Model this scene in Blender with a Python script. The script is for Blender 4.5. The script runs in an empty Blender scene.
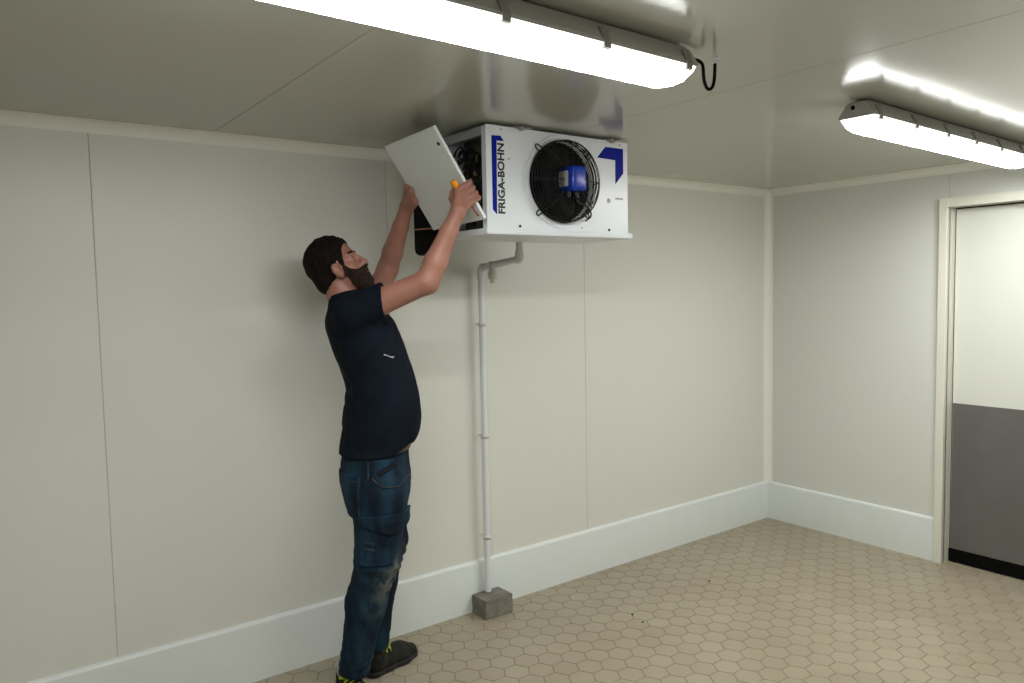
import bpy, bmesh, math, random
import numpy as np
from mathutils import Vector, Matrix
random.seed(7)
R = math.radians
scene = bpy.context.scene
COL = scene.collection

# ---------------------------------------------------------------- camera, world, exposure
YAW, PITCH, ROLL, FPX = 0.635019, 0.068332, -0.019777, 756.189
cf = Vector((math.sin(YAW)*math.cos(PITCH), math.cos(YAW)*math.cos(PITCH), -math.sin(PITCH)))
cr0 = Vector((math.cos(YAW), -math.sin(YAW), 0)); cu0 = cr0.cross(cf)
cr = math.cos(ROLL)*cr0 + math.sin(ROLL)*cu0
cu = -math.sin(ROLL)*cr0 + math.cos(ROLL)*cu0
cam_d = bpy.data.cameras.new('camera'); cam = bpy.data.objects.new('camera', cam_d); COL.objects.link(cam)
cam.matrix_world = Matrix(((cr.x, cu.x, -cf.x, -4.39063), (cr.y, cu.y, -cf.y, -3.05762), (cr.z, cu.z, -cf.z, 1.58455), (0, 0, 0, 1)))
cam_d.sensor_width = 36; cam_d.lens = 36*FPX/1024; cam_d.clip_start = 0.02
scene.camera = cam
w = bpy.data.worlds.new('world'); scene.world = w; w.use_nodes = True
w.node_tree.nodes['Background'].inputs[0].default_value = (0.5, 0.52, 0.5, 1)
w.node_tree.nodes['Background'].inputs[1].default_value = 0.02
scene.view_settings.view_transform = 'Standard'; scene.view_settings.look = 'None'
scene.view_settings.gamma = 1; scene.view_settings.use_curve_mapping = False
scene.view_settings.exposure = 0.13
LAMP = 82.0          # emission of the batten diffusers
SIDE = .05
LAMP_COL = (0.985, 1.0, 0.975)

# ---------------------------------------------------------------- helpers
def tag(o, label=None, cat=None, group=None, kind=None):
    if label: o['label'] = label
    if cat: o['category'] = cat
    if group: o['group'] = group
    if kind: o['kind'] = kind
    return o
def empty(name, loc, rz=0):
    o = bpy.data.objects.new(name, None); COL.objects.link(o)
    o.location = loc; o.rotation_euler = (0, 0, rz); o.empty_display_size = .1
    return o
def link(name, bm, mat, parent=None, smooth=None):
    """bmesh -> one object; geometry given in the parent's local space"""
    me = bpy.data.meshes.new(name)
    bmesh.ops.recalc_face_normals(bm, faces=bm.faces[:])
    bm.to_mesh(me); bm.free()
    mats = mat if isinstance(mat, (list, tuple)) else [mat]
    for m in mats: me.materials.append(m)
    if smooth is not None:
        me.shade_smooth()
        if smooth < 180: me.set_sharp_from_angle(angle=R(smooth))
    o = bpy.data.objects.new(name, me); COL.objects.link(o)
    if parent: o.parent = parent
    return o
def box(bm, lo, hi, bev=0, seg=1, mi=0):
    r = bmesh.ops.create_cube(bm, size=1)
    vs = r['verts']
    for v in vs:
        v.co = Vector([lo[i] + (v.co[i]+.5)*(hi[i]-lo[i]) for i in range(3)])
    fs = list({f for v in vs for f in v.link_faces})
    for f in fs: f.material_index = mi
    if bev:
        es = list({e for v in vs for e in v.link_edges})
        r2 = bmesh.ops.bevel(bm, geom=es, offset=bev, segments=seg, affect='EDGES', profile=.5)
        for f in r2['faces']: f.material_index = mi
    return vs
def xf(bm, n0, M):
    bm.verts.ensure_lookup_table()
    for v in bm.verts[n0:]: v.co = M @ v.co
def tube(bm, pts, r, n=10, closed=False, cap=True):
    """tube along points; r number or list"""
    P = [Vector(p) for p in pts]; N = len(P)
    rr = r if isinstance(r, (list, tuple)) else [r]*N
    rings = []; prev = None
    for i in range(N):
        if closed: t = (P[(i+1) % N]-P[i-1]).normalized()
        else:
            t = (P[min(i+1, N-1)]-P[max(i-1, 0)]).normalized()
        if prev is None:
            a = t.cross(Vector((0, 0, 1)))
            if a.length < 1e-3: a = t.cross(Vector((1, 0, 0)))
            a.normalize()
        else:
            a = (prev - t*prev.dot(t)).normalized()
        prev = a; b = t.cross(a)
        rings.append([bm.verts.new(P[i]+(a*math.cos(2*math.pi*k/n)+b*math.sin(2*math.pi*k/n))*rr[i]) for k in range(n)])
    for i in range(N if closed else N-1):
        A, B = rings[i], rings[(i+1) % N]
        for k in range(n):
            f = bm.faces.new((A[k], A[(k+1) % n], B[(k+1) % n], B[k])); f.smooth = True
    if cap and not closed:
        bm.faces.new(rings[0][::-1]); bm.faces.new(rings[-1])
def arc(c, u, v, r, a0, a1, n):
    c, u, v = Vector(c), Vector(u), Vector(v)
    return [c+(u*math.cos(a0+(a1-a0)*i/n)+v*math.sin(a0+(a1-a0)*i/n))*r for i in range(n+1)]
def bend(pts, rad=.02, n=5):
    """round the corners of a polyline"""
    P = [Vector(p) for p in pts]; out = [P[0]]
    for i in range(1, len(P)-1):
        a, b, c = P[i-1], P[i], P[i+1]
        d1 = min(rad, (a-b).length*.45); d2 = min(rad, (c-b).length*.45)
        s, e = b+(a-b).normalized()*d1, b+(c-b).normalized()*d2
        for k in range(n+1):
            t = k/n; out.append(s*(1-t)**2+b*2*t*(1-t)+e*t*t)
    out.append(P[-1]); return out
def cyl(bm, a, b, r, r2=None, n=20, bev=0):
    a, b = Vector(a), Vector(b); r2 = r if r2 is None else r2
    if bev:
        d = (b-a).normalized()*bev
        tube(bm, [a, a+d*.3, a+d, b-d, b-d*.3, b], [r-bev, r-bev*.3, r, r2, r2-bev*.3, r2-bev], n)
    else: tube(bm, [a, b], [r, r2], n)
def prism(bm, poly, axis, a, b, mi=0):
    """poly list of 2D points in the other two axes (cyclic order), extruded along axis from a to b"""
    def pt(p, t):
        q = [0, 0, 0]; o = [i for i in range(3) if i != axis]
        q[axis] = t; q[o[0]], q[o[1]] = p; return q
    A = [bm.verts.new(pt(p, a)) for p in poly]; B = [bm.verts.new(pt(p, b)) for p in poly]
    n = len(poly); fs = [bm.faces.new(A), bm.faces.new(B[::-1])]
    for i in range(n): fs.append(bm.faces.new((A[i], B[i], B[(i+1) % n], A[(i+1) % n])))
    for f in fs: f.material_index = mi
    return fs

# ---------------------------------------------------------------- materials
def mat(name, col, rough=.5, metal=0, spec=.5, bump=None, var=None, coat=0, sss=0):
    """bump=(scale,strength[,distance]); var=(scale,amount,colour2)"""
    m = bpy.data.materials.new(name); m.use_nodes = True
    nt = m.node_tree; b = nt.nodes['Principled BSDF']
    b.inputs['Base Color'].default_value = (*col, 1); b.inputs['Roughness'].default_value = rough
    b.inputs['Metallic'].default_value = metal; b.inputs['Specular IOR Level'].default_value = spec
    b.inputs['Coat Weight'].default_value = coat
    if sss:
        b.inputs['Subsurface Weight'].default_value = sss
        b.inputs['Subsurface Radius'].default_value = (.012, .004, .002); b.inputs['Subsurface Scale'].default_value = 1
    tc = nt.nodes.new('ShaderNodeTexCoord')
    if var:
        n = nt.nodes.new('ShaderNodeTexNoise'); n.inputs['Scale'].default_value = var[0]; n.inputs['Detail'].default_value = 5
        r = nt.nodes.new('ShaderNodeValToRGB'); r.color_ramp.elements[0].position = .5-.5*(1-var[1]) if False else .38
        r.color_ramp.elements[1].position = .68
        r.color_ramp.elements[0].color = (*col, 1); r.color_ramp.elements[1].color = (*var[2], 1)
        mx = nt.nodes.new('ShaderNodeMix'); mx.data_type = 'RGBA'; mx.inputs[0].default_value = var[1]
        mx.inputs[6].default_value = (*col, 1)
        nt.links.new(tc.outputs['Object'], n.inputs['Vector']); nt.links.new(n.outputs['Fac'], r.inputs[0])
        nt.links.new(r.outputs[0], mx.inputs[7]); nt.links.new(mx.outputs[2], b.inputs['Base Color'])
    if bump:
        n = nt.nodes.new('ShaderNodeTexNoise'); n.inputs['Scale'].default_value = bump[0]; n.inputs['Detail'].default_value = 4
        bp = nt.nodes.new('ShaderNodeBump'); bp.inputs['Strength'].default_value = bump[1]
        bp.inputs['Distance'].default_value = bump[2] if len(bump) > 2 else .002
        nt.links.new(tc.outputs['Object'], n.inputs['Vector']); nt.links.new(n.outputs['Fac'], bp.inputs['Height'])
        nt.links.new(bp.outputs[0], b.inputs['Normal'])
    return m
def emis(name, col, s):
    m = bpy.data.materials.new(name); m.use_nodes = True; b = m.node_tree.nodes['Principled BSDF']
    b.inputs['Base Color'].default_value = (.9, .9, .9, 1)
    b.inputs['Emission Color'].default_value = (*col, 1)
    # LED strip behind opal plastic: strongest straight down, weaker towards the sides
    nt = m.node_tree; g = nt.nodes.new('ShaderNodeNewGeometry'); sp = nt.nodes.new('ShaderNodeSeparateXYZ')
    mr = nt.nodes.new('ShaderNodeMapRange'); mr.inputs[1].default_value = -.40; mr.inputs[2].default_value = -1
    mr.inputs[3].default_value = 0; mr.inputs[4].default_value = 1
    pw = nt.nodes.new('ShaderNodeMath'); pw.operation = 'POWER'; pw.inputs[1].default_value = 2.6
    ma = nt.nodes.new('ShaderNodeMath'); ma.operation = 'MULTIPLY_ADD'; ma.inputs[1].default_value = s*(1-SIDE); ma.inputs[2].default_value = s*SIDE
    nt.links.new(g.outputs['Normal'], sp.inputs[0]); nt.links.new(sp.outputs[2], mr.inputs[0]); nt.links.new(mr.outputs[0], pw.inputs[0]); nt.links.new(pw.outputs[0], ma.inputs[0]); nt.links.new(ma.outputs[0], b.inputs['Emission Strength'])
    return m

def panel_mat(name, col, rough, wave_axis):
    """lacquered sandwich panel steel: faint fine ribs, soft waviness"""
    m = mat(name, col, rough); nt = m.node_tree; b = nt.nodes['Principled BSDF']
    tc = nt.nodes.new('ShaderNodeTexCoord')
    wv = nt.nodes.new('ShaderNodeTexWave'); wv.wave_type = 'BANDS'; wv.bands_direction = wave_axis
    wv.inputs['Scale'].default_value = 7.0; wv.inputs['Distortion'].default_value = 0
    ns = nt.nodes.new('ShaderNodeTexNoise'); ns.inputs['Scale'].default_value = 1.3; ns.inputs['Detail'].default_value = 1
    b1 = nt.nodes.new('ShaderNodeBump'); b1.inputs['Strength'].default_value = .12; b1.inputs['Distance'].default_value = .0006
    b2 = nt.nodes.new('ShaderNodeBump'); b2.inputs['Strength'].default_value = .25; b2.inputs['Distance'].default_value = .012
    nt.links.new(tc.outputs['Object'], wv.inputs['Vector']); nt.links.new(tc.outputs['Object'], ns.inputs['Vector'])
    nt.links.new(wv.outputs['Fac'], b1.inputs['Height']); nt.links.new(ns.outputs['Fac'], b2.inputs['Height'])
    nt.links.new(b1.outputs[0], b2.inputs['Normal']); nt.links.new(b2.outputs[0], b.inputs['Normal'])
    return m
M = {}
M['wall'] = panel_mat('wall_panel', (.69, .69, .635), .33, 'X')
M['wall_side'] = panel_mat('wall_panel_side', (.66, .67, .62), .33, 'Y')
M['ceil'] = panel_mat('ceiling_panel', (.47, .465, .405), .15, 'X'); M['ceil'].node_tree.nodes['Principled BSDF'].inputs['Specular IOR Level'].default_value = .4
M['cove'] = mat('cove_pvc', (.80, .795, .72), .35)
M['base'] = mat('plinth_pvc', (.72, .755, .735), .35, var=(9, .12, (.62, .66, .63)))
M['groove'] = mat('joint', (.42, .42, .38), .8)
M['casing'] = mat('door_casing', (.70, .69, .60), .4)
M['door'] = mat('door_leaf', (.68, .69, .63), .35)
M['kick'] = mat('kick_plate', (.125, .12, .112), .42, var=(6, .3, (.16, .155, .145)))
M['black'] = mat('black_rubber', (.003, .003, .003), .7, spec=.08)
M['blackwire'] = mat('black_wire', (.005, .005, .0055), .4, spec=.3)
M['partition'] = mat('partition_sheet', (.10, .098, .085), .5)
M['blade'] = mat('fan_blade', (.004, .004, .004), .6, spec=.12)
M['white'] = mat('white_lacquer', (.78, .81, .85), .28)
M['whitein'] = mat('grey_sheet', (.42, .43, .43), .35)
M['panelm'] = mat('cover_lacquer', (.80, .84, .84), .3)
M['blue'] = mat('blue_print', (.003, .012, .27), .5, spec=.1)
M['bluem'] = mat('blue_motor', (.006, .04, .40), .25, spec=.4)
M['ink'] = mat('black_print', (.01, .01, .012), .5)
M['grey'] = mat('grey_plastic', (.36, .36, .34), .45)
M['clip'] = mat('clip_steel', (.33, .33, .31), .4)
M['housing'] = mat('batten_housing', (.50, .50, .48), .4)
M['lamp'] = emis('lit_diffuser', LAMP_COL, LAMP)
M['pvc'] = mat('pvc_pipe', (.70, .73, .74), .3)
M['pvcw'] = mat('pvc_fitting', (.60, .59, .54), .35)
M['concrete'] = mat('concrete', (.16, .145, .115), .9, bump=(60, .6, .004), var=(14, .8, (.25, .23, .19)))
M['copper'] = mat('copper', (.55, .22, .13), .3, metal=.8)
M['yellow'] = mat('yellow_wire', (.55, .5, .03), .4)
M['orange'] = mat('orange_grip', (.85, .32, .01), .35)
M['red'] = mat('red_grip', (.32, .015, .008), .35)
M['skin'] = mat('skin', (.31, .138, .10), .5, bump=(90, .15, .001), var=(11, .6, (.41, .19, .135)), sss=.1)
M['hair'] = mat('dark_hair', (.006, .004, .0035), .7, bump=(160, .9, .006), spec=.1, var=(70, .8, (.013, .008, .006)))
M['beard'] = mat('beard_hair', (.014, .008, .0055), .75, bump=(200, .9, .005), spec=.15, var=(150, .7, (.034, .018, .011)))
M['eye'] = mat('eye_white', (.45, .40, .36), .2)
M['iris'] = mat('iris', (.03, .02, .012), .2)
M['shirt'] = mat('navy_cotton', (.0030, .0056, .0115), .85, spec=.12, bump=(14, .5, .012), var=(8, .5, (.007, .012, .021)))
M['belt'] = mat('brown_leather', (.10, .042, .02), .5)
M['stitch'] = mat('stitching', (.05, .048, .045), .8)
M['shoe'] = mat('shoe_fabric', (.012, .012, .009), .75, bump=(60, .6, .003), spec=.2, var=(25, .8, (.03, .028, .023)))
M['sole'] = mat('shoe_sole', (.008, .008, .008), .6)
M['neon'] = mat('neon_yellow', (.42, .60, .03), .5)
M['sock'] = mat('grey_sock', (.45, .46, .46), .9)

# denim: weave noise, faded streaks, dusty knees (stains with a shape of their own)
def denim():
    m = mat('denim', (.006, .018, .036), .85, spec=.2, bump=(45, .5, .004)); nt = m.node_tree; b = nt.nodes['Principled BSDF']
    tc = nt.nodes.new('ShaderNodeTexCoord'); mp = nt.nodes.new('ShaderNodeMapping'); mp.inputs['Scale'].default_value = (14, 14, 4)
    n = nt.nodes.new('ShaderNodeTexNoise'); n.inputs['Detail'].default_value = 6; n.inputs['Scale'].default_value = 1.2
    r = nt.nodes.new('ShaderNodeValToRGB'); e = r.color_ramp.elements
    e[0].position = .36; e[0].color = (.0022, .0080, .017, 1); e[1].position = .72; e[1].color = (.011, .038, .066, 1)
    nt.links.new(tc.outputs['Object'], mp.inputs[0]); nt.links.new(mp.outputs[0], n.inputs['Vector']); nt.links.new(n.outputs['Fac'], r.inputs[0])
    prev = r.outputs[0]
    for (cx, cy, cz, rad, colr, amt) in ((.165, -.13, .50, .11, (.24, .23, .19, 1), .85), (.17, .08, .5, .10, (.13, .125, .10, 1), .6), (.10, -.15, .42, .09, (.07, .09, .09, 1), .5)):
        vm = nt.nodes.new('ShaderNodeVectorMath'); vm.operation = 'DISTANCE'; vm.inputs[1].default_value = (cx, cy, cz)
        nt.links.new(tc.outputs['Object'], vm.inputs[0])
        n2 = nt.nodes.new('ShaderNodeTexNoise'); n2.inputs['Scale'].default_value = 26; n2.inputs['Detail'].default_value = 5
        nt.links.new(tc.outputs['Object'], n2.inputs['Vector'])
        mr = nt.nodes.new('ShaderNodeMapRange'); mr.inputs[1].default_value = rad; mr.inputs[2].default_value = rad*.2
        nt.links.new(vm.outputs['Value'], mr.inputs[0])
        mu = nt.nodes.new('ShaderNodeMath'); mu.operation = 'MULTIPLY'; nt.links.new(mr.outputs[0], mu.inputs[0])
        r2 = nt.nodes.new('ShaderNodeMapRange'); r2.inputs[1].default_value = .38; r2.inputs[2].default_value = .62; r2.inputs[4].default_value = amt
        nt.links.new(n2.outputs['Fac'], r2.inputs[0]); nt.links.new(r2.outputs[0], mu.inputs[1])
        mx = nt.nodes.new('ShaderNodeMix'); mx.data_type = 'RGBA'; nt.links.new(mu.outputs[0], mx.inputs[0])
        nt.links.new(prev, mx.inputs[6]); mx.inputs[7].default_value = colr; prev = mx.outputs[2]
    nt.links.new(prev, b.inputs['Base Color']); return m
M['denim'] = denim()

# floor tile: tone per tile plus fine mottling
def tile_mat():
    m = mat('quarry_tile', (.3, .25, .18), .42, bump=(70, .25, .002)); nt = m.node_tree; b = nt.nodes['Principled BSDF']
    g = nt.nodes.new('ShaderNodeNewGeometry'); r = nt.nodes.new('ShaderNodeValToRGB'); e = r.color_ramp.elements
    e[0].color = (.325, .28, .20, 1); e[1].color = (.362, .314, .227, 1)
    tc = nt.nodes.new('ShaderNodeTexCoord'); n = nt.nodes.new('ShaderNodeTexNoise'); n.inputs['Scale'].default_value = 30; n.inputs['Detail'].default_value = 6
    n3 = nt.nodes.new('ShaderNodeTexNoise'); n3.inputs['Scale'].default_value = 1.6; n3.inputs['Detail'].default_value = 3
    nt.links.new(g.outputs['Random Per Island'], r.inputs[0]); prev = r.outputs[0]
    for nn, c, a in ((n, (.35, .31, .235, 1), .5), (n3, (.27, .225, .155, 1), .6)):
        nt.links.new(tc.outputs['Object'], nn.inputs['Vector'])
        mr = nt.nodes.new('ShaderNodeMapRange'); mr.inputs[1].default_value = .42; mr.inputs[2].default_value = .7; mr.inputs[4].default_value = a
        nt.links.new(nn.outputs['Fac'], mr.inputs[0])
        mx = nt.nodes.new('ShaderNodeMix'); mx.data_type = 'RGBA'; nt.links.new(mr.outputs[0], mx.inputs[0])
        nt.links.new(prev, mx.inputs[6]); mx.inputs[7].default_value = c; prev = mx.outputs[2]
    nt.links.new(prev, b.inputs['Base Color']); return m
M['tile'] = tile_mat(); M['grout'] = mat('grout', (.21, .17, .12), .9, bump=(80, .4))

# ---------------------------------------------------------------- the room
H = 2.21; X0, Y0 = -7.3, -3.42          # left and front walls
WY = .018                                # face of the back wall panels
def struct(name, bm, m, **k): return tag(link(name, bm, m, **k), kind='structure')
# floor: grout bed with hexagonal quarry tiles 10 cm across
bm = bmesh.new(); vs = box(bm, (X0-.1, Y0-.1, -.12), (.2, .12, -.0022), mi=1)
P = .1027; CX, CY = -2.858, -.347; ap = P/2-.0016
cols = P*math.sqrt(3)/2
for i in range(-52, 36):
    for j in range(-34, 8):
        cx = CX+i*cols; cy = CY+(j+(i % 2)*.5)*P
        if cx < X0-.02 or cx > .12 or cy < Y0-.02 or cy > .02: continue
        if cx > .03 and cy > -1.1: continue
        top = []; mid = []; low = []
        for k in range(6):
            a = R(60*k); rr = ap/math.cos(R(30)); c, s = math.cos(a), math.sin(a)
            top.append(bm.verts.new((cx+(rr-.0022)*c, cy+(rr-.0022)*s, 0)))
            mid.append(bm.verts.new((cx+(rr-.0005)*c, cy+(rr-.0005)*s, -.0008)))
            low.append(bm.verts.new((cx+rr*c, cy+rr*s, -.003)))
        bm.faces.new(top)
        for k in range(6):
            l = (k+1) % 6
            bm.faces.new((mid[k], mid[l], top[l], top[k])); bm.faces.new((low[k], low[l], mid[l], mid[k]))
struct('floor', bm, [M['tile'], M['grout']])

def panels(name, seams, lo, hi, axis, fixed, thick, z0, z1, m, gap=.0022, cuts=None):
    """a wall (or ceiling) of sandwich panels with narrow joints, dark joint strip behind"""
    bm = bmesh.new(); ed = [lo]+sorted(seams)+[hi]
    for a, b in zip(ed[:-1], ed[1:]):
        L = [0, 0, 0]; Hh = [0, 0, 0]
        L[axis], Hh[axis] = a+gap/2, b-gap/2
        other = fixed[0]; L[other], Hh[other] = min(fixed[1], fixed[1]+thick), max(fixed[1], fixed[1]+thick)
        third = 3-axis-other; L[third], Hh[third] = z0, z1
        if cuts and not (b <= cuts[0] or a >= cuts[1]):
            zc = cuts[2]
            for (aa, bb, zz0) in ((a, min(b, cuts[0]), z0), (max(a, cuts[0]), min(b, cuts[1]), zc), (cuts[1], b, z0)):
                if bb-aa > .001:
                    l2, h2 = L[:], Hh[:]; l2[axis], h2[axis] = aa+(gap/2 if aa == a else 0), bb-(gap/2 if bb == b else 0); l2[third] = zz0
                    box(bm, l2, h2, .0012)
        else: box(bm, L, Hh, .0012)
        # dark strip in the joint
        if b != hi:
            l2, h2 = L[:], Hh[:]; l2[axis], h2[axis] = b-.006, b+.006
            s = .0018 if thick > 0 else -.0018
            l2[other], h2[other] = sorted((fixed[1]+s, fixed[1]+thick*.5))
            if cuts and cuts[0] < b < cuts[1]: l2[third] = cuts[2]
            box(bm, l2, h2, 0, mi=1)
    return struct(name, bm, [m, M['groove']])
panels('wall_back', [-6.31, -5.142, -3.972, -2.808, -1.629], X0-.1, .12, 0, (1, WY), .1, -.05, H+.05, M['wall'])
panels('wall_right', [-1.125, -2.30], Y0-.1, WY, 1, (0, WY), .12, -.05, H+.05, M['wall_side'], cuts=(-2.145, -1.118, 2.0))
panels('wall_left', [-1.17, -2.34], Y0-.1, WY, 1, (0, X0), -.1, -.05, H+.05, M['wall_side'])
panels('wall_front', [-4.6, -3.4, -2.2, -1.0], X0, WY, 0, (1, Y0), -.1, -.05, H+.05, M['wall'])
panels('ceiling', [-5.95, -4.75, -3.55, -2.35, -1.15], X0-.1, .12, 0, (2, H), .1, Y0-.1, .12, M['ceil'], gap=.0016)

# coves (concave quarter-round profiles) and plinths
def cove_profile(r, n=6):
    # concave fillet between two perpendicular faces meeting at origin, body toward (+,+)
    pts = [(0, 0), (r, 0)]
    for i in range(1, n): 
        a = math.pi*1.5-(math.pi/2)*i/n; pts.append((r+r*math.cos(a), r+r*math.sin(a)))
    return pts+[(0, r)]
def sweep_trim(name, mp, a, b, axis, m):
    bm = bmesh.new(); prism(bm, [mp(p) for p in cove_profile(.042)], axis, a, b)
    return struct(name, bm, m, smooth=35)
sweep_trim('trim_1', lambda p: (WY-p[0], H-p[1]), X0, WY, 0, M['cove'])            # ceiling cove on the back wall
sweep_trim('trim_2', lambda p: (WY-p[0], H-p[1]), Y0, WY, 1, M['cove'])            # ceiling cove on the right wall
sweep_trim('trim_3', lambda p: (WY-p[0], WY-p[1]), .24, H, 2, M['cove'])            # corner cove
sweep_trim('trim_4', lambda p: (X0+p[0], H-p[1]), Y0, WY, 1, M['cove'])
sweep_trim('trim_5', lambda p: (Y0+p[0], H-p[1]), X0, WY, 0, M['cove'])
def plinth(name, axis, a, b, face, back):
    bm = bmesh.new(); s = 1 if back > face else -1; d = abs(back-face); hz = .249
    prof = [(face, 0), (face, hz-.014)]
    for i in range(1, 6):
        t = i/5*math.pi/2; prof.append((face+s*.013*(1-math.cos(t)), hz-.014+.014*math.sin(t)))
    prof += [(back, hz+.002), (back, 0)]
    prism(bm, prof, axis, a, b); return struct(name, bm, M['base'], smooth=35)
plinth('baseboard_back', 0, X0, WY, 0, WY+.002)
plinth('baseboard_right', 1, -1.088, 0.0, 0, WY+.002)
plinth('baseboard_left', 1, Y0, 0, X0+.02, X0-.002)
plinth('baseboard_front', 0, X0, WY, Y0+.02, Y0-.002)

# door: casing round the opening, leaf set back in the wall
DX = .075
bm = bmesh.new()
for lo, hi in (((-.02, -1.134, 0), (WY+.002, -1.09, 2.035)), ((-.02, -2.16, 0), (WY+.002, -2.11, 2.035)), ((-.02, -2.11, 1.985), (WY+.002, -1.134, 2.035))):
    box(bm, lo, hi, .003, 2)
for lo, hi in (((WY-.01, -1.134, 0), (.14, -1.119, 2.0)), ((WY-.01, -2.144, 0), (.14, -2.11, 2.0)), ((WY-.01, -2.11, 1.985), (.14, -1.134, 1.999))):
    box(bm, lo, hi, 0)
struct('trim_6', bm, M['casing'])
door = tag(empty('door_1', (DX, -1.62, 0)), kind='structure')
def dl(lo, hi): return (lo[0]-DX, lo[1]+1.62, lo[2]), (hi[0]-DX, hi[1]+1.62, hi[2])
bm = bmesh.new(); box(bm, *dl((DX, -2.104, .076), (DX+.06, -1.1385, 1.978)), .004, 2); link('door_leaf', bm, M['door'], door)
bm = bmesh.new(); box(bm, *dl((DX-.003, -2.10, .0785), (DX+.001, -1.142, .905)), .001); link('kick_plate', bm, M['kick'], door)
bm = bmesh.new(); box(bm, *dl((DX-.008, -2.104, .004), (DX+.055, -1.1345, .078)), .004, 2); link('bottom_seal', bm, M['black'], door)
bm = bmesh.new(); box(bm, *dl((DX+.006, -1.1385, .078), (DX+.05, -1.1345, 1.98))); box(bm, *dl((DX+.006, -2.104, 1.9785), (DX+.05, -1.137, 1.9845)))
link('side_gasket', bm, M['black'], door)

# ---------------------------------------------------------------- light battens
def batten(xa, yc, label, near_left_end, cable):
    """1.57 m weatherproof batten along x starting at xa"""
    L = 1.57; t = empty('ceiling_light', (xa+L/2, yc, H), .041 if near_left_end else .030)
    tag(t, label, 'light', None)
    h = L/2
    # housing: trapezoid section, end faces sloping inwards
    bm = bmesh.new()
    secs = [(-h, 0), (-h+.006, -.001), (h-.006, -.001), (h, 0)]
    def ring(x, w0, w1, z0, z1): return [bm.verts.new((x, y, z)) for y, z in ((-w0, z0), (-w0, z0+.008), (-w1, z1-.004), (-w1+.008, z1), (w1-.008, z1), (w1, z1-.004), (w0, z0+.008), (w0, z0))]
    rs = [ring(-h, .063, .036, -.062, -.012), ring(-h+.02, .063, .036, -.062, -.005), ring(h-.02, .063, .036, -.062, -.005), ring(h, .063, .036, -.062, -.012)]
    for A, B in zip(rs[:-1], rs[1:]):
        for k in range(8): bm.faces.new((A[k], A[(k+1) % 8], B[(k+1) % 8], B[k]))
    bm.faces.new(rs[0][::-1]); bm.faces.new(rs[-1])
    link('housing', bm, M['housing'], t)
    # diffuser: rounded trough
    bm = bmesh.new()
    prof = [(-.0605, 0), (-.059, -.014), (-.052, -.029), (-.036, -.040), (0, -.044), (.036, -.040), (.052, -.029), (.059, -.014), (.0605, 0)]
    def dr(x, s, zz): return [bm.verts.new((x, y*(1 if zz > .9 else .96), -.0625+z*zz)) for y, z in prof]
    rs = [dr(-h+.004, 1, .02), dr(-h+.008, 1, .45), dr(-h+.026, 1, .85), dr(-h+.05, 1, 1), dr(h-.05, 1, 1), dr(h-.026, 1, .85), dr(h-.008, 1, .45), dr(h-.004, 1, .02)]
    for A, B in zip(rs[:-1], rs[1:]):
        for k in range(8): bm.faces.new((A[k], A[k+1], B[k+1], B[k]))
        bm.faces.new((A[8], A[0], B[0], B[8]))
    bm.faces.new(rs[0]); bm.faces.new(rs[-1][::-1])
    link('diffuser', bm, M['lamp'], t, smooth=50)
    # clips
    pitch = .272 if near_left_end else .294
    base = None
    for k in range(6 if near_left_end else 5):
        x = h-.040-k*pitch
        if near_left_end: x = -h+.040+k*pitch
        for s in (-1, 1):
            c = bmesh.new()
            pts = [(s*.046, -.024), (s*.052, -.024), (s*.068, -.056), (s*.068, -.074), (s*.0605, -.076), (s*.0605, -.070), (s*.0640, -.064), (s*.0632, -.056)]
            prism(c, pts, 0, x-.011, x+.011)
            box(c, (x-.004, min(s*.046, s*.054), -.030), (x+.02, max(s*.046, s*.054), -.022), .001)
            if k == 0 and s == -1: base = link('clip', c, M['clip'], t)
            else: link('clip', c, M['clip'], t)
    # spacers up to the ceiling
    for x in (-h*.6, h*.6):
        c = bmesh.new(); box(c, (x-.02, -.02, -.011), (x+.02, .02, 0), .002); link('mounting_bracket', c, M['clip'], t)
    # end glands
    for sx in (-1, 1):
        c = bmesh.new(); cyl(c, (sx*(h-.012), .008, -.030), (sx*(h+.008), .008, -.030), .0145, n=18, bev=.003)
        g = link('cable_gland', c, M['housing'], t, smooth=40)
        c = bmesh.new(); cyl(c, (sx*(h+.007), .008, -.030), (sx*(h+.0095), .008, -.030), .0075, n=14); link('gland_hole', c, M['black'], g)
    if cable:
        c = bmesh.new()
        pts = CABLE
        sm = []
        P_ = [Vector(p) for p in pts]
        for i in range(len(P_)-1):
            a0, a, b, b0 = P_[max(i-1, 0)], P_[i], P_[i+1], P_[min(i+2, len(P_)-1)]
            for q in range(6):
                s = q/6; sm.append(.5*((2*a)+(-a0+b)*s+(2*a0-5*a+4*b-b0)*s*s+(-a0+3*a-3*b+b0)*s**3))
        sm.append(P_[-1]); tube(c, sm, .0046, 10); link('power_cable', c, M['black'], t)
        c = bmesh.new(); cyl(c, (GX, 0, -.014), (GX, 0, 0), .008, .012, n=18); link('ceiling_gland', c, M['pvc'], t, smooth=40)
    return t
h0 = .785; GX = h0+.153
CABLE = [(h0+.006, .008, -.030), (h0+.035, .004, -.024), (h0+.075, .002, -.017), (h0+.098, 0, -.026), (h0+.103, 0, -.058), (h0+.112, 0, -.080), (h0+.126, 0, -.087), (h0+.142, 0, -.078), (h0+.150, 0, -.055), (h0+.153, 0, -.012)]
batten(-4.384, -1.709, 'lit weatherproof strip light with black looped cable, nearest the camera', False, True)
batten(-1.878, -1.619, 'lit weatherproof strip light near the door, with open cable hole in its end', True, False)

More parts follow.
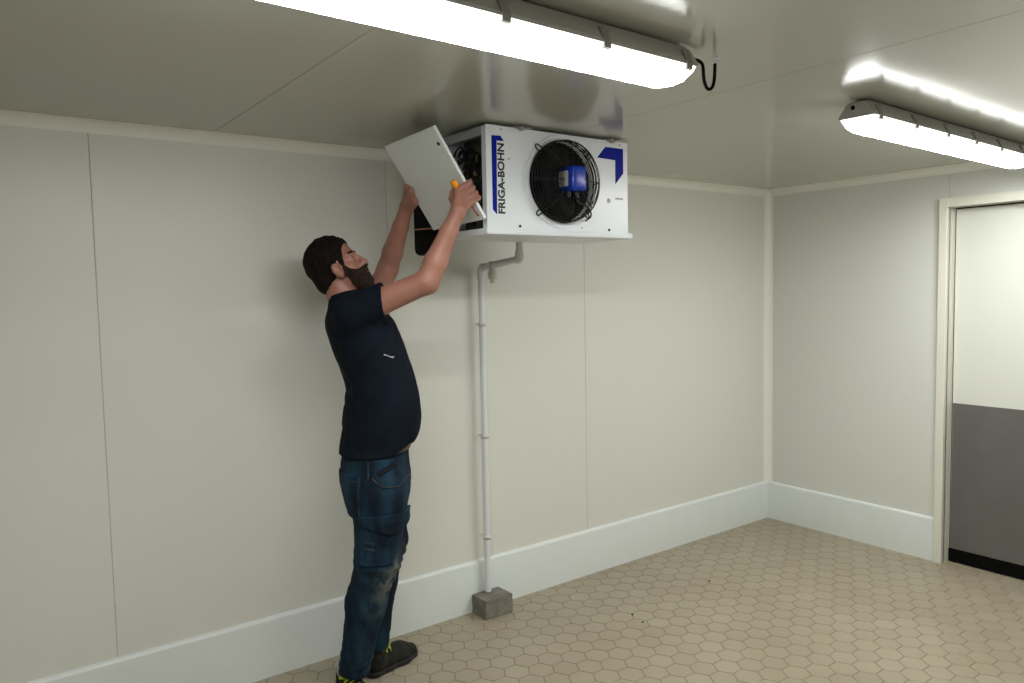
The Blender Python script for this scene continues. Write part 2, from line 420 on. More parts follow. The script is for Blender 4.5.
# ---------------------------------------------------------------- evaporator unit
UX0, UX1, UYF, UYB, UZ0, UZ1 = -2.77, -2.035, -.718, -.385, 1.815, 2.199
unit = tag(empty('evaporator_unit', (-2.40, -.45, 1.79)), 'white ceiling evaporator with black fan guard, blue motor and side opened to its wiring', 'cooling unit')
UO = Vector((-2.40, -.45, 1.79))
def U(bm): 
    for v in bm.verts: v.co -= UO
    return bm
FC = Vector((-2.402, UYF, 2.010)); FR = .162
# front panel with round opening
bm = bmesh.new()
angs = [2*math.pi*k/64 for k in range(64)]
cor = [math.atan2(z-FC.z, x-FC.x) % (2*math.pi) for x in (UX0, UX1) for z in (UZ0, UZ1)]
for c in cor:
    k = min(range(len(angs)), key=lambda i: abs(angs[i]-c)); angs[k] = c
def rect_pt(a):
    dx, dz = math.cos(a), math.sin(a); t = 1e9
    if dx > 1e-9: t = min(t, (UX1-FC.x)/dx)
    if dx < -1e-9: t = min(t, (UX0-FC.x)/dx)
    if dz > 1e-9: t = min(t, (UZ1-FC.z)/dz)
    if dz < -1e-9: t = min(t, (UZ0-FC.z)/dz)
    return FC.x+dx*t, FC.z+dz*t
prof = [(None, 0), (.187, 0), (.185, -.004), (.180, -.005), (.170, -.003), (FR, .004), (FR-.004, .012), (FR-.004, .016)]
rings = []
for r_, dy in prof:
    ring = []
    for a in angs:
        if r_ is None: x, z = rect_pt(a)
        else: 
            rr = r_
            x, z = FC.x+rr*math.cos(a), FC.z+rr*math.sin(a)
        ring.append(bm.verts.new((x, UYF+dy, min(max(z, UZ0+.002), UZ1-.0) if r_ is None else z)))
    rings.append(ring)
for A, B in zip(rings[:-1], rings[1:]):
    for k in range(64): bm.faces.new((A[k], A[(k+1) % 64], B[(k+1) % 64], B[k]))
# side flanges folded back
for x in (UX0, UX1):
    s = .0 
    a = [bm.verts.new((x, UYF, UZ0)), bm.verts.new((x, UYF, UZ1)), bm.verts.new((x, UYF+.028, UZ1)), bm.verts.new((x, UYF+.028, UZ0))]
    bm.faces.new(a)
link('front_panel', U(bm), M['white'], unit, smooth=40)
# top sheet with its side rail
bm = bmesh.new(); box(bm, (UX0, UYF+.001, UZ1-.004), (UX1, UYB, UZ1)); box(bm, (UX0, UYF+.028, UZ1-.036), (UX0+.002, UYB, UZ1-.002))
link('top_panel', U(bm), M['whitein'], unit)
bm = bmesh.new(); box(bm, (UX1-.004, UYF+.002, UZ0), (UX1-.0008, UYB, UZ1)); box(bm, (UX0, UYB-.002, UZ0), (UX1, UYB, UZ1)); link('rear_and_far_side', U(bm), M['white'], unit)
# inner partition closing the wiring compartment, dark floor of the compartment
bm = bmesh.new(); box(bm, (UX0+.12, UYF+.004, UZ0), (UX0+.122, UYB-.002, UZ1-.004)); link('inner_partition', U(bm), M['partition'], unit)
bm = bmesh.new(); box(bm, (UX0+.004, UYF+.03, UZ0+.001), (UX0+.119, UYB-.004, UZ0+.006)); box(bm, (UX0+.004, UYF+.004, UZ0+.006), (UX0+.10, UYF+.012, UZ1-.04))
link('compartment_lining', U(bm), M['black'], unit)
# drain tray
bm = bmesh.new()
tx0, tx1, tyf = UX0-.010, UX1+.018, UYF-.012
prism(bm, [(tyf, 1.795), (tyf, 1.813), (tyf+.004, 1.817), (UYB-.02, 1.817), (UYB, 1.812), (UYB, 1.792), (UYF+.02, 1.793)], 0, tx0, tx1)
bmesh.ops.bevel(bm, geom=bm.edges[:], offset=.003, segments=2, affect='EDGES')
tray = link('drain_tray', U(bm), M['white'], unit)
# dark duct behind the fan, fan blades
bm = bmesh.new(); c0 = FC+Vector((0, .014, 0)); tube(bm, [c0, c0+Vector((0, .13, 0))], FR-.0035, 48)
bm.faces.ensure_lookup_table(); bmesh.ops.delete(bm, geom=[bm.faces[-2]], context='FACES_ONLY')
link('fan_duct', U(bm), M['black'], unit)
bm = bmesh.new()
for k in range(5):
    a0 = 2*math.pi*k/5
    grid = []
    for i in range(6):
        r_ = .045+.103*i/5; row = []
        for j in range(5):
            t = j/4-.5; sp = 1.0-.25*i/5; a = a0+t*sp+.35*(i/5)
            row.append(bm.verts.new((FC.x+r_*math.cos(a), FC.y+.035+t*.035, FC.z+r_*math.sin(a))))
        grid.append(row)
    for i in range(5):
        for j in range(4): bm.faces.new((grid[i][j], grid[i+1][j], grid[i+1][j+1], grid[i][j+1]))
cyl(bm, FC+Vector((0, .0, 0)), FC+Vector((0, .05, 0)), .046, n=24, bev=.004)
fb = link('fan_blades', U(bm), M['blade'], unit, smooth=40)
so = fb.modifiers.new('s', 'SOLIDIFY'); so.thickness = .0015
# wire guard
bm = bmesh.new()
def circ(r_, dy, n=56): return [FC+Vector((r_*math.cos(2*math.pi*k/n), dy, r_*math.sin(2*math.pi*k/n))) for k in range(n)]
def gd(r_):   # depth of the guard at radius r_
    t = r_/.16
    return -.068+.010*t*t if t < .93 else -.0585+.0*t
wires = 15
for i in range(wires):
    r_ = .034+(.148-.034)*i/(wires-1); tube(bm, circ(r_, gd(r_)), .0014, 5, closed=True)
for r_, dy, th in ((.154, -.054, .0018), (.1585, -.042, .002), (.160, -.026, .0022), (.161, -.010, .003)):
    tube(bm, circ(r_, dy, 64), th, 6, closed=True)
for k in range(8):
    a = R(90*k) if k < 4 else R(45+90*(k-4)); dr_ = Vector((math.cos(a), 0, math.sin(a)))
    th = .0022
    pts = [FC+dr_*r_+Vector((0, dy-.002, 0)) for r_, dy in ((.030, -.068), (.07, -.066), (.12, -.0625), (.148, -.058), (.157, -.048), (.162, -.026), (.163, -.008))]
    tube(bm, pts, th, 6)
for a in (45, 135, 225, 315):     # mounting loops
    d_ = Vector((math.cos(R(a)), 0, math.sin(R(a)))); t_ = Vector((-d_.z, 0, d_.x))
    c_ = FC+d_*.183+Vector((0, -.006, 0))
    pts = [FC+d_*.160+t_*.012+Vector((0, -.014, 0))]+arc(c_, d_, t_, .008, R(95), R(-95), 8)+[FC+d_*.160-t_*.012+Vector((0, -.014, 0))]
    tube(bm, bend(pts, .004, 2), .0028, 6)
guard = link('fan_guard', U(bm), M['blackwire'], unit)
# motor
bm = bmesh.new(); mc = FC+Vector((-.004, -.066, .002)); box(bm, mc-Vector((.036, .045, .048)), mc+Vector((.043, .040, .050)), .017, 4)
mot = link('fan_motor', U(bm), M['bluem'], unit, smooth=60)
bm = bmesh.new(); box(bm, mc+Vector((-.046, -.018, -.030)), mc+Vector((-.032, .030, .030)), .004, 2); link('terminal_box', U(bm), M['grey'], mot)
bm = bmesh.new(); cyl(bm, mc+Vector((.012, -.004, -.045)), mc+Vector((.016, -.008, -.075)), .012, .010, n=16, bev=.002); cyl(bm, mc+Vector((-.02, 0, -.045)), mc+Vector((-.02, 0, -.07)), .009, n=14)
link('cable_gland', U(bm), M['blackwire'], mot, smooth=50)
bm = bmesh.new()
tube(bm, bend([mc+Vector((.016, -.008, -.070)), mc+Vector((.018, -.008, -.092)), FC+Vector((.075, -.072, -.100)), FC+Vector((.110, -.055, -.135)), FC+Vector((.118, -.006, -.150))], .03, 4), .0035, 8)
link('motor_cable', U(bm), M['blackwire'], mot)
# print on the front panel
def poly_face(name, poly, m, y=UYF-.0012, th=.001, parent=unit):
    bm = bmesh.new(); prism(bm, poly, 1, y, y+th); return link(name, U(bm), m, parent)
poly_face('blue_bracket_print', [(-2.744, 2.160), (-2.703, 2.162), (-2.688, 2.144), (-2.721, 2.143), (-2.725, 1.868), (-2.744, 1.886)], M['blue'])
poly_face('blue_arrow_print', [(-2.163, 2.172), (-2.061, 2.172), (-2.061, 2.070), (-2.107, 2.022), (-2.107, 2.121), (-2.211, 2.124)], M['blue'])
def text_mesh(s, size, bold):
    cd = bpy.data.curves.new('txt', 'FONT'); cd.body = s; cd.size = size; cd.extrude = .0006; cd.offset = bold
    o = bpy.data.objects.new('txt', cd); COL.objects.link(o)
    bpy.context.view_layer.update()
    me = bpy.data.meshes.new_from_object(o.evaluated_get(bpy.context.evaluated_depsgraph_get()))
    bpy.data.objects.remove(o); return me
def text_part(name, s, m, origin, xdir, zdir, length, height, bold=.0, parent=unit):
    me = text_mesh(s, 1, bold/height if height else 0); co = np.array([v.co[:] for v in me.vertices])
    mn, mx = co.min(0), co.max(0)
    X, Z = Vector(xdir), Vector(zdir); Y = X.cross(Z)
    for v in me.vertices:
        a = (v.co.x-mn[0])/(mx[0]-mn[0])*length; b = (v.co.y-mn[1])/(mx[1]-mn[1])*height
        c = v.co.z/.0006*.0005
        v.co = Vector(origin)+X*a+Z*b-Y*c*1.0 - UO
    me.materials.append(m); o = bpy.data.objects.new(name, me); COL.objects.link(o); o.parent = parent; return o
text_part('maker_lettering', 'FRIGA-BOHN', M['ink'], (-2.687, UYF-.0012, 1.872), (0, 0, 1), (-1, 0, 0), .262, .032, bold=.0009)
poly_face('small_round_mark', [(-2.147+.010*math.cos(k*math.pi/8), 1.950+.010*math.sin(k*math.pi/8)) for k in range(16)], M['grey'])
poly_face('small_bar_mark', [(-2.108, 1.957), (-2.064, 1.957), (-2.064, 1.965), (-2.108, 1.965)], M['grey'])
for x, z in ((-2.618, 1.828), (-2.147, 1.828), (-2.70, 2.186), (-2.30, 1.832), (-2.08, 2.186), (-2.665, 2.08)):
    bm = bmesh.new(); big = z < 1.83; cyl(bm, (x, UYF-.003, z), (x, UYF+.002, z), .0055 if big else .0035, n=12)
    link('screw', U(bm), M['ink'] if big else M['grey'], unit)
# hanging brackets on top front edge
for x in (-2.60, -2.125):
    bm = bmesh.new()
    box(bm, (x-.045, UYF-.004, UZ1+.001), (x+.045, UYF+.028, UZ1+.0045)); cyl(bm, (x-.012, UYF+.012, UZ1-.0), (x-.012, UYF+.012, H), .006, n=10)
    cyl(bm, (x-.012, UYF-.012, UZ1-.010), (x-.012, UYF-.012, UZ1+.006), .010, n=6); box(bm, (x-.03, UYF-.012, UZ1-.004), (x+.012, UYF-.002, UZ1+.003), .001)
    box(bm, (x+.004, UYF-.02, UZ1+.0), (x+.034, UYF-.004, UZ1+.003))
    link('hanging_bracket', U(bm), M['clip'], unit)
for x in (-2.60, -2.125):
    bm = bmesh.new(); cyl(bm, (x, UYB-.06, UZ1-.01), (x, UYB-.06, H), .006, n=10); box(bm, (x-.04, UYB-.09, UZ1), (x+.04, UYB-.03, UZ1+.004)); link('hanging_bracket', U(bm), M['clip'], unit)
# black rear cover with a copper pipe across it
bm = bmesh.new(); box(bm, (-2.776, -.372, 1.738), (-2.715, -.152, 2.14), .028, 4)
rc = link('rear_cover', U(bm), M['black'], unit, smooth=50)
bm = bmesh.new(); tube(bm, bend([(-2.70, -.380, 1.845), (-2.781, -.378, 1.842), (-2.781, -.172, 1.850), (-2.75, -.165, 1.85)], .015, 4), .0032, 8); link('copper_pipe', U(bm), M['copper'], rc)
# wiring in the open compartment
rnd = random.Random(3)
cabs = [bmesh.new() for _ in range(4)]
for k, (yy, zz, rr) in enumerate(((-.50, 2.115, .032), (-.505, 2.112, .025), (-.50, 2.12, .018), (-.53, 2.10, .028), (-.57, 2.105, .03), (-.60, 2.09, .026), (-.545, 2.06, .034), (-.59, 2.05, .028))):
    c_ = Vector((UX0+.022+.008*(k % 4), yy, zz)); tl = rnd.uniform(-.3, .3)
    tube(cabs[0], arc(c_, (tl*.3, 1, 0), (.1, 0, 1), rr, 0, 2*math.pi*.93, 20), .0042, 7)
for k in range(26):
    y0 = rnd.uniform(-.69, -.44); z0 = rnd.uniform(1.84, 2.0); y1 = rnd.uniform(-.69, -.50); z1 = rnd.uniform(2.03, 2.15)
    x0 = UX0+rnd.uniform(.015, .09); x1 = UX0+rnd.uniform(.015, .09)
    mid = Vector(((x0+x1)/2+rnd.uniform(-.01, .01), (y0+y1)/2+rnd.uniform(-.05, .05), (z0+z1)/2+rnd.uniform(-.03, .03)))
    p0, p1 = Vector((x0, y0, z0)), Vector((x1, y1, z1))
    pts = [p0*(1-t)**2+mid*2*t*(1-t)+p1*t*t for t in [i/10 for i in range(11)]]
    which = 1 if k in (3, 11, 19) else (2 if k in (7, 16) else 0)
    tube(cabs[which], pts, rnd.choice((.0022, .003, .0036)), 6)
link('black_wiring', U(cabs[0]), M['blackwire'], unit); link('yellow_wiring', U(cabs[1]), M['yellow'], unit); link('red_wiring', U(cabs[2]), M['red'], unit)
cabs[3].free()
bm = bmesh.new()
for k in range(7): box(bm, (UX0+.06, -.66+.024*k, 2.00), (UX0+.10, -.64+.024*k, 2.05), .002)
link('terminal_block', U(bm), M['grey'], unit)
bm = bmesh.new(); box(bm, (UX0+.05, -.685, 1.88), (UX0+.11, -.60, 1.97), .006, 2); box(bm, (UX0+.06, -.59, 1.90), (UX0+.11, -.52, 1.98), .006, 2); link('relay', U(bm), M['blackwire'], unit)

# ---------------------------------------------------------------- removed side cover (leaning outwards)
TL, TR = Vector((-3.020, -.394, 2.144)), Vector((-3.007, -.740, 2.159))
BL, BR = Vector((-2.815, -.401, 1.830)), Vector((-2.802, -.747, 1.845))
cov_n = (TL-BL).cross(BR-BL).normalized()
if cov_n.x > 0: cov_n = -cov_n          # outward (towards the person)
cc = (TL+TR+BL+BR)/4
cover = tag(empty('cover_panel', cc), 'plain white side cover held tilted in both hands beside the open unit', 'panel')
ex = (TR-TL).normalized(); ez = ((TL+TR)/2-(BL+BR)/2).normalized(); wv_, hv_ = (TR-TL).length/2, ((TL+TR)/2-(BL+BR)/2).length/2
def cover_pt(a, b, c): return ex*a+ez*b+cov_n*c
bm = bmesh.new(); n0 = 0
box(bm, (-wv_, -hv_, -.0015), (wv_, hv_, 0), 0)
for lo, hi in (((-wv_, -hv_, -.012), (-wv_+.0015, hv_, -.001)), ((wv_-.0015, -hv_, -.012), (wv_, hv_, -.001)), ((-wv_, -hv_, -.012), (wv_, -hv_+.0015, -.001)), ((-wv_, hv_-.0015, -.012), (wv_, hv_, -.001))):
    box(bm, lo, hi)
for v in bm.verts: v.co = cover_pt(*v.co)
link('sheet', bm, M['panelm'], cover)
bm = bmesh.new(); cyl(bm, (wv_-.022, hv_-.062, -.004), (wv_-.022, hv_-.062, .0015), .007, n=14)
for v in bm.verts: v.co = cover_pt(*v.co)
link('screw_hole', bm, M['ink'], cover)

# ---------------------------------------------------------------- drain pipe and its block
pipe = tag(empty('drain_pipe', (-2.338, -.032, .08)), 'pale grey plastic drain pipe running down the wall from the unit into a small block', 'pipe')
PO = Vector((-2.338, -.032, .08)); r_ = .0155
def PL(bm):
    for v in bm.verts: v.co -= PO
    return bm
bm = bmesh.new(); cyl(bm, (-2.338, -.032, .0985), (-2.338, -.032, 1.672), r_, n=24); link('vertical_pipe', PL(bm), M['pvc'], pipe, smooth=50)
bm = bmesh.new(); tube(bm, bend([(-2.338, -.032, 1.64), (-2.338, -.032, 1.693), (-2.343, -.075, 1.697)], .03, 6), .0195, 20); link('elbow', PL(bm), M['pvc'], pipe, smooth=50)
bm = bmesh.new(); tube(bm, [(-2.340, -.050, 1.695), (-2.386, -.405, 1.718)], r_, 20); link('sloping_pipe', PL(bm), M['pvc'], pipe, smooth=50)
bm = bmesh.new(); tube(bm, bend([(-2.385, -.38, 1.7165), (-2.386, -.405, 1.718), (-2.386, -.405, 1.755)], .02, 6), .0195, 20); cyl(bm, (-2.386, -.405, 1.74), (-2.386, -.405, 1.7915), r_, n=20)
link('elbow', PL(bm), M['pvc'], pipe, smooth=50)
bm = bmesh.new(); q = Vector((-2.353, -.150, 1.701)); cyl(bm, q+Vector((0, 0, .018)), q+Vector((0, 0, -.03)), .017, n=20); cyl(bm, q+Vector((0, 0, -.03)), q+Vector((0, 0, -.065)), .022, .020, n=20, bev=.003)
cyl(bm, q+Vector((0, 0, -.065)), q+Vector((0, 0, -.084)), .012, n=16)
link('cleaning_tee', PL(bm), M['pvcw'], pipe, smooth=50)
for z in (.372, .875, 1.42):
    bm = bmesh.new(); tube(bm, [(-2.338, -.032, z-.009), (-2.338, -.032, z+.009)], .0195, 20); cyl(bm, (-2.338, -.018, z), (-2.338, WY, z), .0035, n=8)
    link('pipe_clamp', PL(bm), M['pvcw'], pipe)
block = tag(empty('concrete_block', (-2.335, -.062, 0)), 'small grey concrete block on the tiles at the foot of the drain pipe', 'block')
bm = bmesh.new(); box(bm, (-.080, -.060, 0), (.080, .0605, .092), .004, 2)
bmesh.ops.subdivide_edges(bm, edges=bm.edges[:], cuts=3, use_grid_fill=True)
rb = random.Random(5)
for v in bm.verts:
    if .004 < v.co.z: v.co += Vector((rb.uniform(-1, 1), rb.uniform(-1, .2), rb.uniform(-1, 1)))*.0014
link('block_body', bm, M['concrete'], block)
bm = bmesh.new(); cyl(bm, (-.003, .030, .088), (-.003, .030, .0975), .026, .020, n=18)
for v in bm.verts: v.co.xy += Vector((rb.uniform(-1, 1), rb.uniform(-1, 1)))*.003
link('mortar_collar', bm, M['concrete'], block)
# a few dark crumbs on the tiles
for k, (x, y, lab) in enumerate(((-1.204, -.48, 'tiny dark crumb on the tiles, the one furthest from the concrete block'), (-1.826, -.517, 'tiny dark crumb on the tiles, the one nearest the concrete block'), (-1.85, -.607, 'tiny dark crumb on the tiles, lower right one of the close pair'))):
    bm = bmesh.new(); bmesh.ops.create_icosphere(bm, subdivisions=2, radius=.0055)
    for v in bm.verts: v.co = Vector((v.co.x*1.1, v.co.y, v.co.z*.6))*(1+rb.uniform(-.2, .2)); v.co.z += .0028
    o = link('floor_crumb', bm, M['ink'], None); o.location = (x, y, 0); tag(o, lab, 'debris', 'crumbs on the floor')

# ---------------------------------------------------------------- implicit modelling (signed distance -> mesh)
A3 = lambda *a: np.array(a, dtype=np.float32)
def smin(a, b, k):
    if k <= 0: return np.minimum(a, b)
    h = np.clip(.5+.5*(b-a)/k, 0, 1); return b*(1-h)+a*h-k*h*(1-h)
def smax(a, b, k): return -smin(-a, -b, k)
def s_cone(p, a, b, ra, rb):
    a, b = A3(*a), A3(*b); ab = b-a; t = np.clip(((p-a)@ab)/(ab@ab), 0, 1)
    return np.linalg.norm(p-a-t[:, None]*ab, axis=1)-(ra+(rb-ra)*t)
def s_chain(p, pts, rs, k=.0):
    d = None
    for i in range(len(pts)-1):
        e = s_cone(p, pts[i], pts[i+1], rs[i], rs[i+1]); d = e if d is None else smin(d, e, k)
    return d
def s_ell(p, c, r, Rm=None):
    q = p-A3(*c)
    if Rm is not None: q = q@Rm
    r = A3(*r); k0 = np.linalg.norm(q/r, axis=1); k1 = np.linalg.norm(q/(r*r), axis=1)
    return k0*(k0-1)/np.maximum(k1, 1e-6)
def s_stack(p, tab):
    """elliptical sections: rows z, cx, hx, hy (smooth interpolation)"""
    T = np.array(tab, dtype=np.float32); z = p[:, 2]
    zi = np.clip(z, T[0, 0], T[-1, 0])
    cx = np.interp(zi, T[:, 0], T[:, 1]); hx = np.interp(zi, T[:, 0], T[:, 2]); hy = np.interp(zi, T[:, 0], T[:, 3])
    qx, qy = (p[:, 0]-cx)/hx, p[:, 1]/hy
    n = np.sqrt(qx*qx+qy*qy)+1e-6
    g = np.sqrt((qx/hx)**2+(qy/hy)**2)+1e-6
    d = n*(n-1)/g
    return np.maximum(d, np.abs(z-zi)-0.0) if False else np.maximum(d, np.maximum(T[0, 0]-z, z-T[-1, 0]))
def densify(tab, n=8):
    T = np.array(tab, float); out = []
    for i in range(len(T)-1):
        p0, p1, p2, p3 = T[max(i-1, 0)], T[i], T[i+1], T[min(i+2, len(T)-1)]
        for q in range(n):
            s = q/n; v = .5*(2*p1+(-p0+p2)*s+(2*p0-5*p1+4*p2-p3)*s*s+(-p0+3*p1-3*p2+p3)*s**3)
            v[0] = p1[0]+(p2[0]-p1[0])*s; out.append(v)
    out.append(T[-1]); return out
def wob(p, f, seed=0):
    """cheap smooth pseudo-noise in [-1,1]"""
    r = np.random.RandomState(seed); o = 0
    for i in range(4):
        d = r.normal(size=3).astype(np.float32); d /= np.linalg.norm(d); o = o+np.sin(p@d*f*(1+.45*i)+r.uniform(0, 6.28))
    return o/4
def mesh_sdf(fn, lo, hi, h, nb=12):
    """sparse surface nets"""
    lo = np.array(lo, float); n = np.ceil((np.array(hi)-lo)/h).astype(int)+1
    B = [(n[i]+nb-1)//nb for i in range(3)]
    ii = np.stack(np.meshgrid(*[np.arange(b) for b in B], indexing='ij'), -1).reshape(-1, 3)
    ctr = (lo+(ii*nb+nb/2)*h).astype(np.float32)
    keep = np.abs(fn(ctr)) < nb*h*.87*1.6+.012
    ii = ii[keep]
    off = np.stack(np.meshgrid(*[np.arange(nb+1)]*3, indexing='ij'), -1).reshape(-1, 3)
    S = nb+1; N1 = np.array([B[0]*nb+2, B[1]*nb+2, B[2]*nb+2])
    gid, gco, quads = [], [], []
    def key(c): return (c[..., 0]*N1[1]+c[..., 1])*N1[2]+c[..., 2]
    E = [(a, b) for a in range(8) for b in range(8) if a < b and bin(a ^ b).count('1') == 1]
    cor = np.array([[(c >> 0) & 1, (c >> 1) & 1, (c >> 2) & 1] for c in range(8)])
    cells_all = {}
    CH = 60
    for s in range(0, len(ii), CH):
        blk = ii[s:s+CH]
        idx = blk[:, None, :]*nb+off[None]
        pts = (lo+idx.reshape(-1, 3)*h).astype(np.float32)
        D = fn(pts).reshape(len(blk), S, S, S)
        V = np.stack([D[:, cor[c][0]:nb+cor[c][0], cor[c][1]:nb+cor[c][1], cor[c][2]:nb+cor[c][2]] for c in range(8)], -1)
        neg = V < 0; mixed = neg.any(-1) & ~neg.all(-1)
        b_, x_, y_, z_ = np.nonzero(mixed)
        if len(b_) == 0: continue
        v = V[b_, x_, y_, z_]; cell = blk[b_]*nb+np.stack([x_, y_, z_], -1)
        acc = np.zeros((len(b_), 3)); cnt = np.zeros(len(b_))
        for a, b in E:
            va, vb = v[:, a], v[:, b]; m = (va < 0) != (vb < 0)
            t = np.where(m, va/(va-vb+1e-12), 0)
            acc += np.where(m[:, None], cor[a]+(cor[b]-cor[a])*t[:, None], 0); cnt += m
        gid.append(key(cell)); gco.append(lo+(cell+acc/cnt[:, None])*h)
        # edges owned by this cell's corner 0 going +axis
        for ax, cc_, (u, w) in ((0, 1, (1, 2)), (1, 2, (2, 0)), (2, 4, (0, 1))):
            m = (v[:, 0] < 0) != (v[:, cc_] < 0)
            c = cell[m]; du = np.eye(3, dtype=int)[u]; dw = np.eye(3, dtype=int)[w]
            q = np.stack([key(c), key(c-du), key(c-du-dw), key(c-dw)], -1)
            flip = v[m, 0] < 0
            q[~flip] = q[~flip][:, ::-1]; quads.append(q)
    gid = np.concatenate(gid); gco = np.concatenate(gco); quads = np.concatenate(quads)
    ug, first = np.unique(gid, return_index=True); co = gco[first]
    pos = np.searchsorted(ug, quads); pos = np.clip(pos, 0, len(ug)-1)
    ok = (ug[pos] == quads).all(1); faces = pos[ok]
    return co, faces
def sdf_obj(name, fn, lo, hi, h, m, parent, smooth_it=1):
    co, f = mesh_sdf(fn, lo, hi, h)
    # light laplacian relax, then re-project onto the surface
    for _ in range(smooth_it):
        acc = np.zeros_like(co); cnt = np.zeros(len(co))
        for a, b in ((0, 1), (1, 2), (2, 3), (3, 0)):
            np.add.at(acc, f[:, a], co[f[:, b]]); np.add.at(acc, f[:, b], co[f[:, a]]); np.add.at(cnt, f[:, a], 1); np.add.at(cnt, f[:, b], 1)
        co = co*.5+.5*acc/np.maximum(cnt, 1)[:, None]
    me = bpy.data.meshes.new(name)
    me.vertices.add(len(co)); me.vertices.foreach_set('co', co.astype(np.float32).ravel())
    me.loops.add(f.size); me.loops.foreach_set('vertex_index', f.ravel().astype(np.int32))
    me.polygons.add(len(f)); me.polygons.foreach_set('loop_start', np.arange(0, f.size, 4, dtype=np.int32))
    me.update(calc_edges=True); me.validate(); me.materials.append(m); me.shade_smooth()
    o = bpy.data.objects.new(name, me); COL.objects.link(o); o.parent = parent; return o

# ---------------------------------------------------------------- the person
PBASE = Vector((-3.15, -.35, 0))
person = tag(empty('person', PBASE, -YAW), 'bearded dark-haired person in navy T-shirt and blue work jeans reaching up to the unit', 'person')
Lu, Lv = np.array([math.cos(YAW), -math.sin(YAW), 0]), np.array([math.sin(YAW), math.cos(YAW), 0])
def tl(P):      # world -> person frame
    d = np.array(P, float)-np.array(PBASE); return np.array([d@Lu, d@Lv, d[2]])
def td(v): v = np.array(v, float); return np.array([v@Lu, v@Lv, v[2]])
# head frame
HC = np.array([-.078, 0.0, 1.712]); HA = R(30); HT = R(-4)
hf = np.array([math.cos(HA)*math.cos(HT), math.sin(HT), math.sin(HA)]); hu = np.array([-math.sin(HA), 0, math.cos(HA)]); hl = np.cross(hu, hf)
hl /= np.linalg.norm(hl); hu = np.cross(hf, hl)
HM = np.stack([hf, hl, hu], 1).astype(np.float32)       # columns
def to_head(p): return (p-HC.astype(np.float32))@HM
def from_head(q): return HC+HM@np.array(q)
# grips on the cover edges
nR = td(cov_n); dR = td((BR-TR).normalized()); oR = td(-ex*-1)   # ex points TL->TR i.e. towards the near edge
def edgeR(t): return tl(TR+(BR-TR)*t)
def edgeL(t): return tl(TL+(BL-TL)*t)
oN = td(ex)                                              # beyond the near edge
RSH, REL, RWR = np.array((.035, -.168, 1.512)), np.array((.307, -.20, 1.618)), np.array((.425, -.195, 1.870))
LSH, LEL, LWR = np.array((.02, .165, 1.50)), np.array((.092, .265, 1.680)), np.array((.192, .165, 1.925))
def hand(W, edge, o, n, ts, sgn, thumb_t, flip=1):
    """five fingers closed on an edge: thumb on the outer face, fingers round to the inner face"""
    H_ = {'fing': [], 'thumb': None}
    ln = (.92, 1.0, .96, .80)
    for t, l in zip(ts, ln):
        E = edge(t)
        mcp = E+n*.040*flip-o*.002; pip = E+o*(.008*l)+n*.015*flip; dip = E+o*.005-n*.019; tip = E-o*.010*l-n*.024
        H_['fing'].append([mcp, pip, dip, tip])
    E = edge(thumb_t)
    idx = H_['fing'][0][0]
    cmc = W+(idx-W)*.30+(-o)*.018+n*.004
    mcp_t = W+(idx-W)*.68-o*.030+n*.004
    tipt = E-o*.030+n*.012
    ip = (mcp_t+tipt)/2-o*.004+n*.006
    H_['thumb'] = [cmc, mcp_t, ip, tipt]
    return H_
HR = hand(RWR, edgeR, oN, nR, (.615, .677, .736, .790), -1, .59)
HL_ = hand(LWR, edgeL, -oN, nR, (.47, .53, .59, .645), 1, .49, flip=.15)
def s_hand(p, H_, W, fore):
    d = None
    ms = [f[0] for f in H_['fing']]
    # palm: slab between wrist and knuckles
    for i, f in enumerate(H_['fing']):
        e = s_cone(p, W+(ms[i]-ms[1])*.35, f[0], .0175, .0135); d = e if d is None else smin(d, e, .012)
    for i in range(3): d = smin(d, s_cone(p, (ms[i]+W)*.5, (ms[i]+ms[i+1])*.5, .012, .010), .01)
    d = smin(d, s_cone(p, W, H_['thumb'][1], .018, .013), .012)
    for f in H_['fing']:
        d = smin(d, s_chain(p, f, (.0118, .0110, .0098, .0084), .003), .004)
    d = smin(d, s_chain(p, H_['thumb'][1:], (.0125, .0110, .0095), .003), .006)
    return d
TORSO = densify([(.86, .064, .122, .158), (.93, .064, .122, .158), (.98, .070, .125, .155), (1.05, .088, .138, .156), (1.12, .096, .138, .158), (1.23, .094, .124, .160),
                 (1.33, .068, .122, .168), (1.42, .040, .120, .175), (1.48, .022, .110, .170), (1.53, .006, .085, .115), (1.565, -.006, .066, .075)], 5)
def s_arms(p, inf=0):
    d = s_chain(p, [RSH, RSH+(REL-RSH)*.35, REL], (.056+inf, .050+inf, .042+inf), .01)
    m = REL+(RWR-REL)*.28; d = smin(d, s_chain(p, [REL, m, REL+(RWR-REL)*.7, RWR], (.042+inf, .0425+inf, .032+inf, .0255+inf), .01), .018)
    e = s_chain(p, [LSH, LSH+(LEL-LSH)*.35, LEL], (.056+inf, .050+inf, .042+inf), .01)
    m = LEL+(LWR-LEL)*.28; e = smin(e, s_chain(p, [LEL, m, LEL+(LWR-LEL)*.7, LWR], (.042+inf, .0425+inf, .032+inf, .0255+inf), .01), .018)
    return np.minimum(d, e)
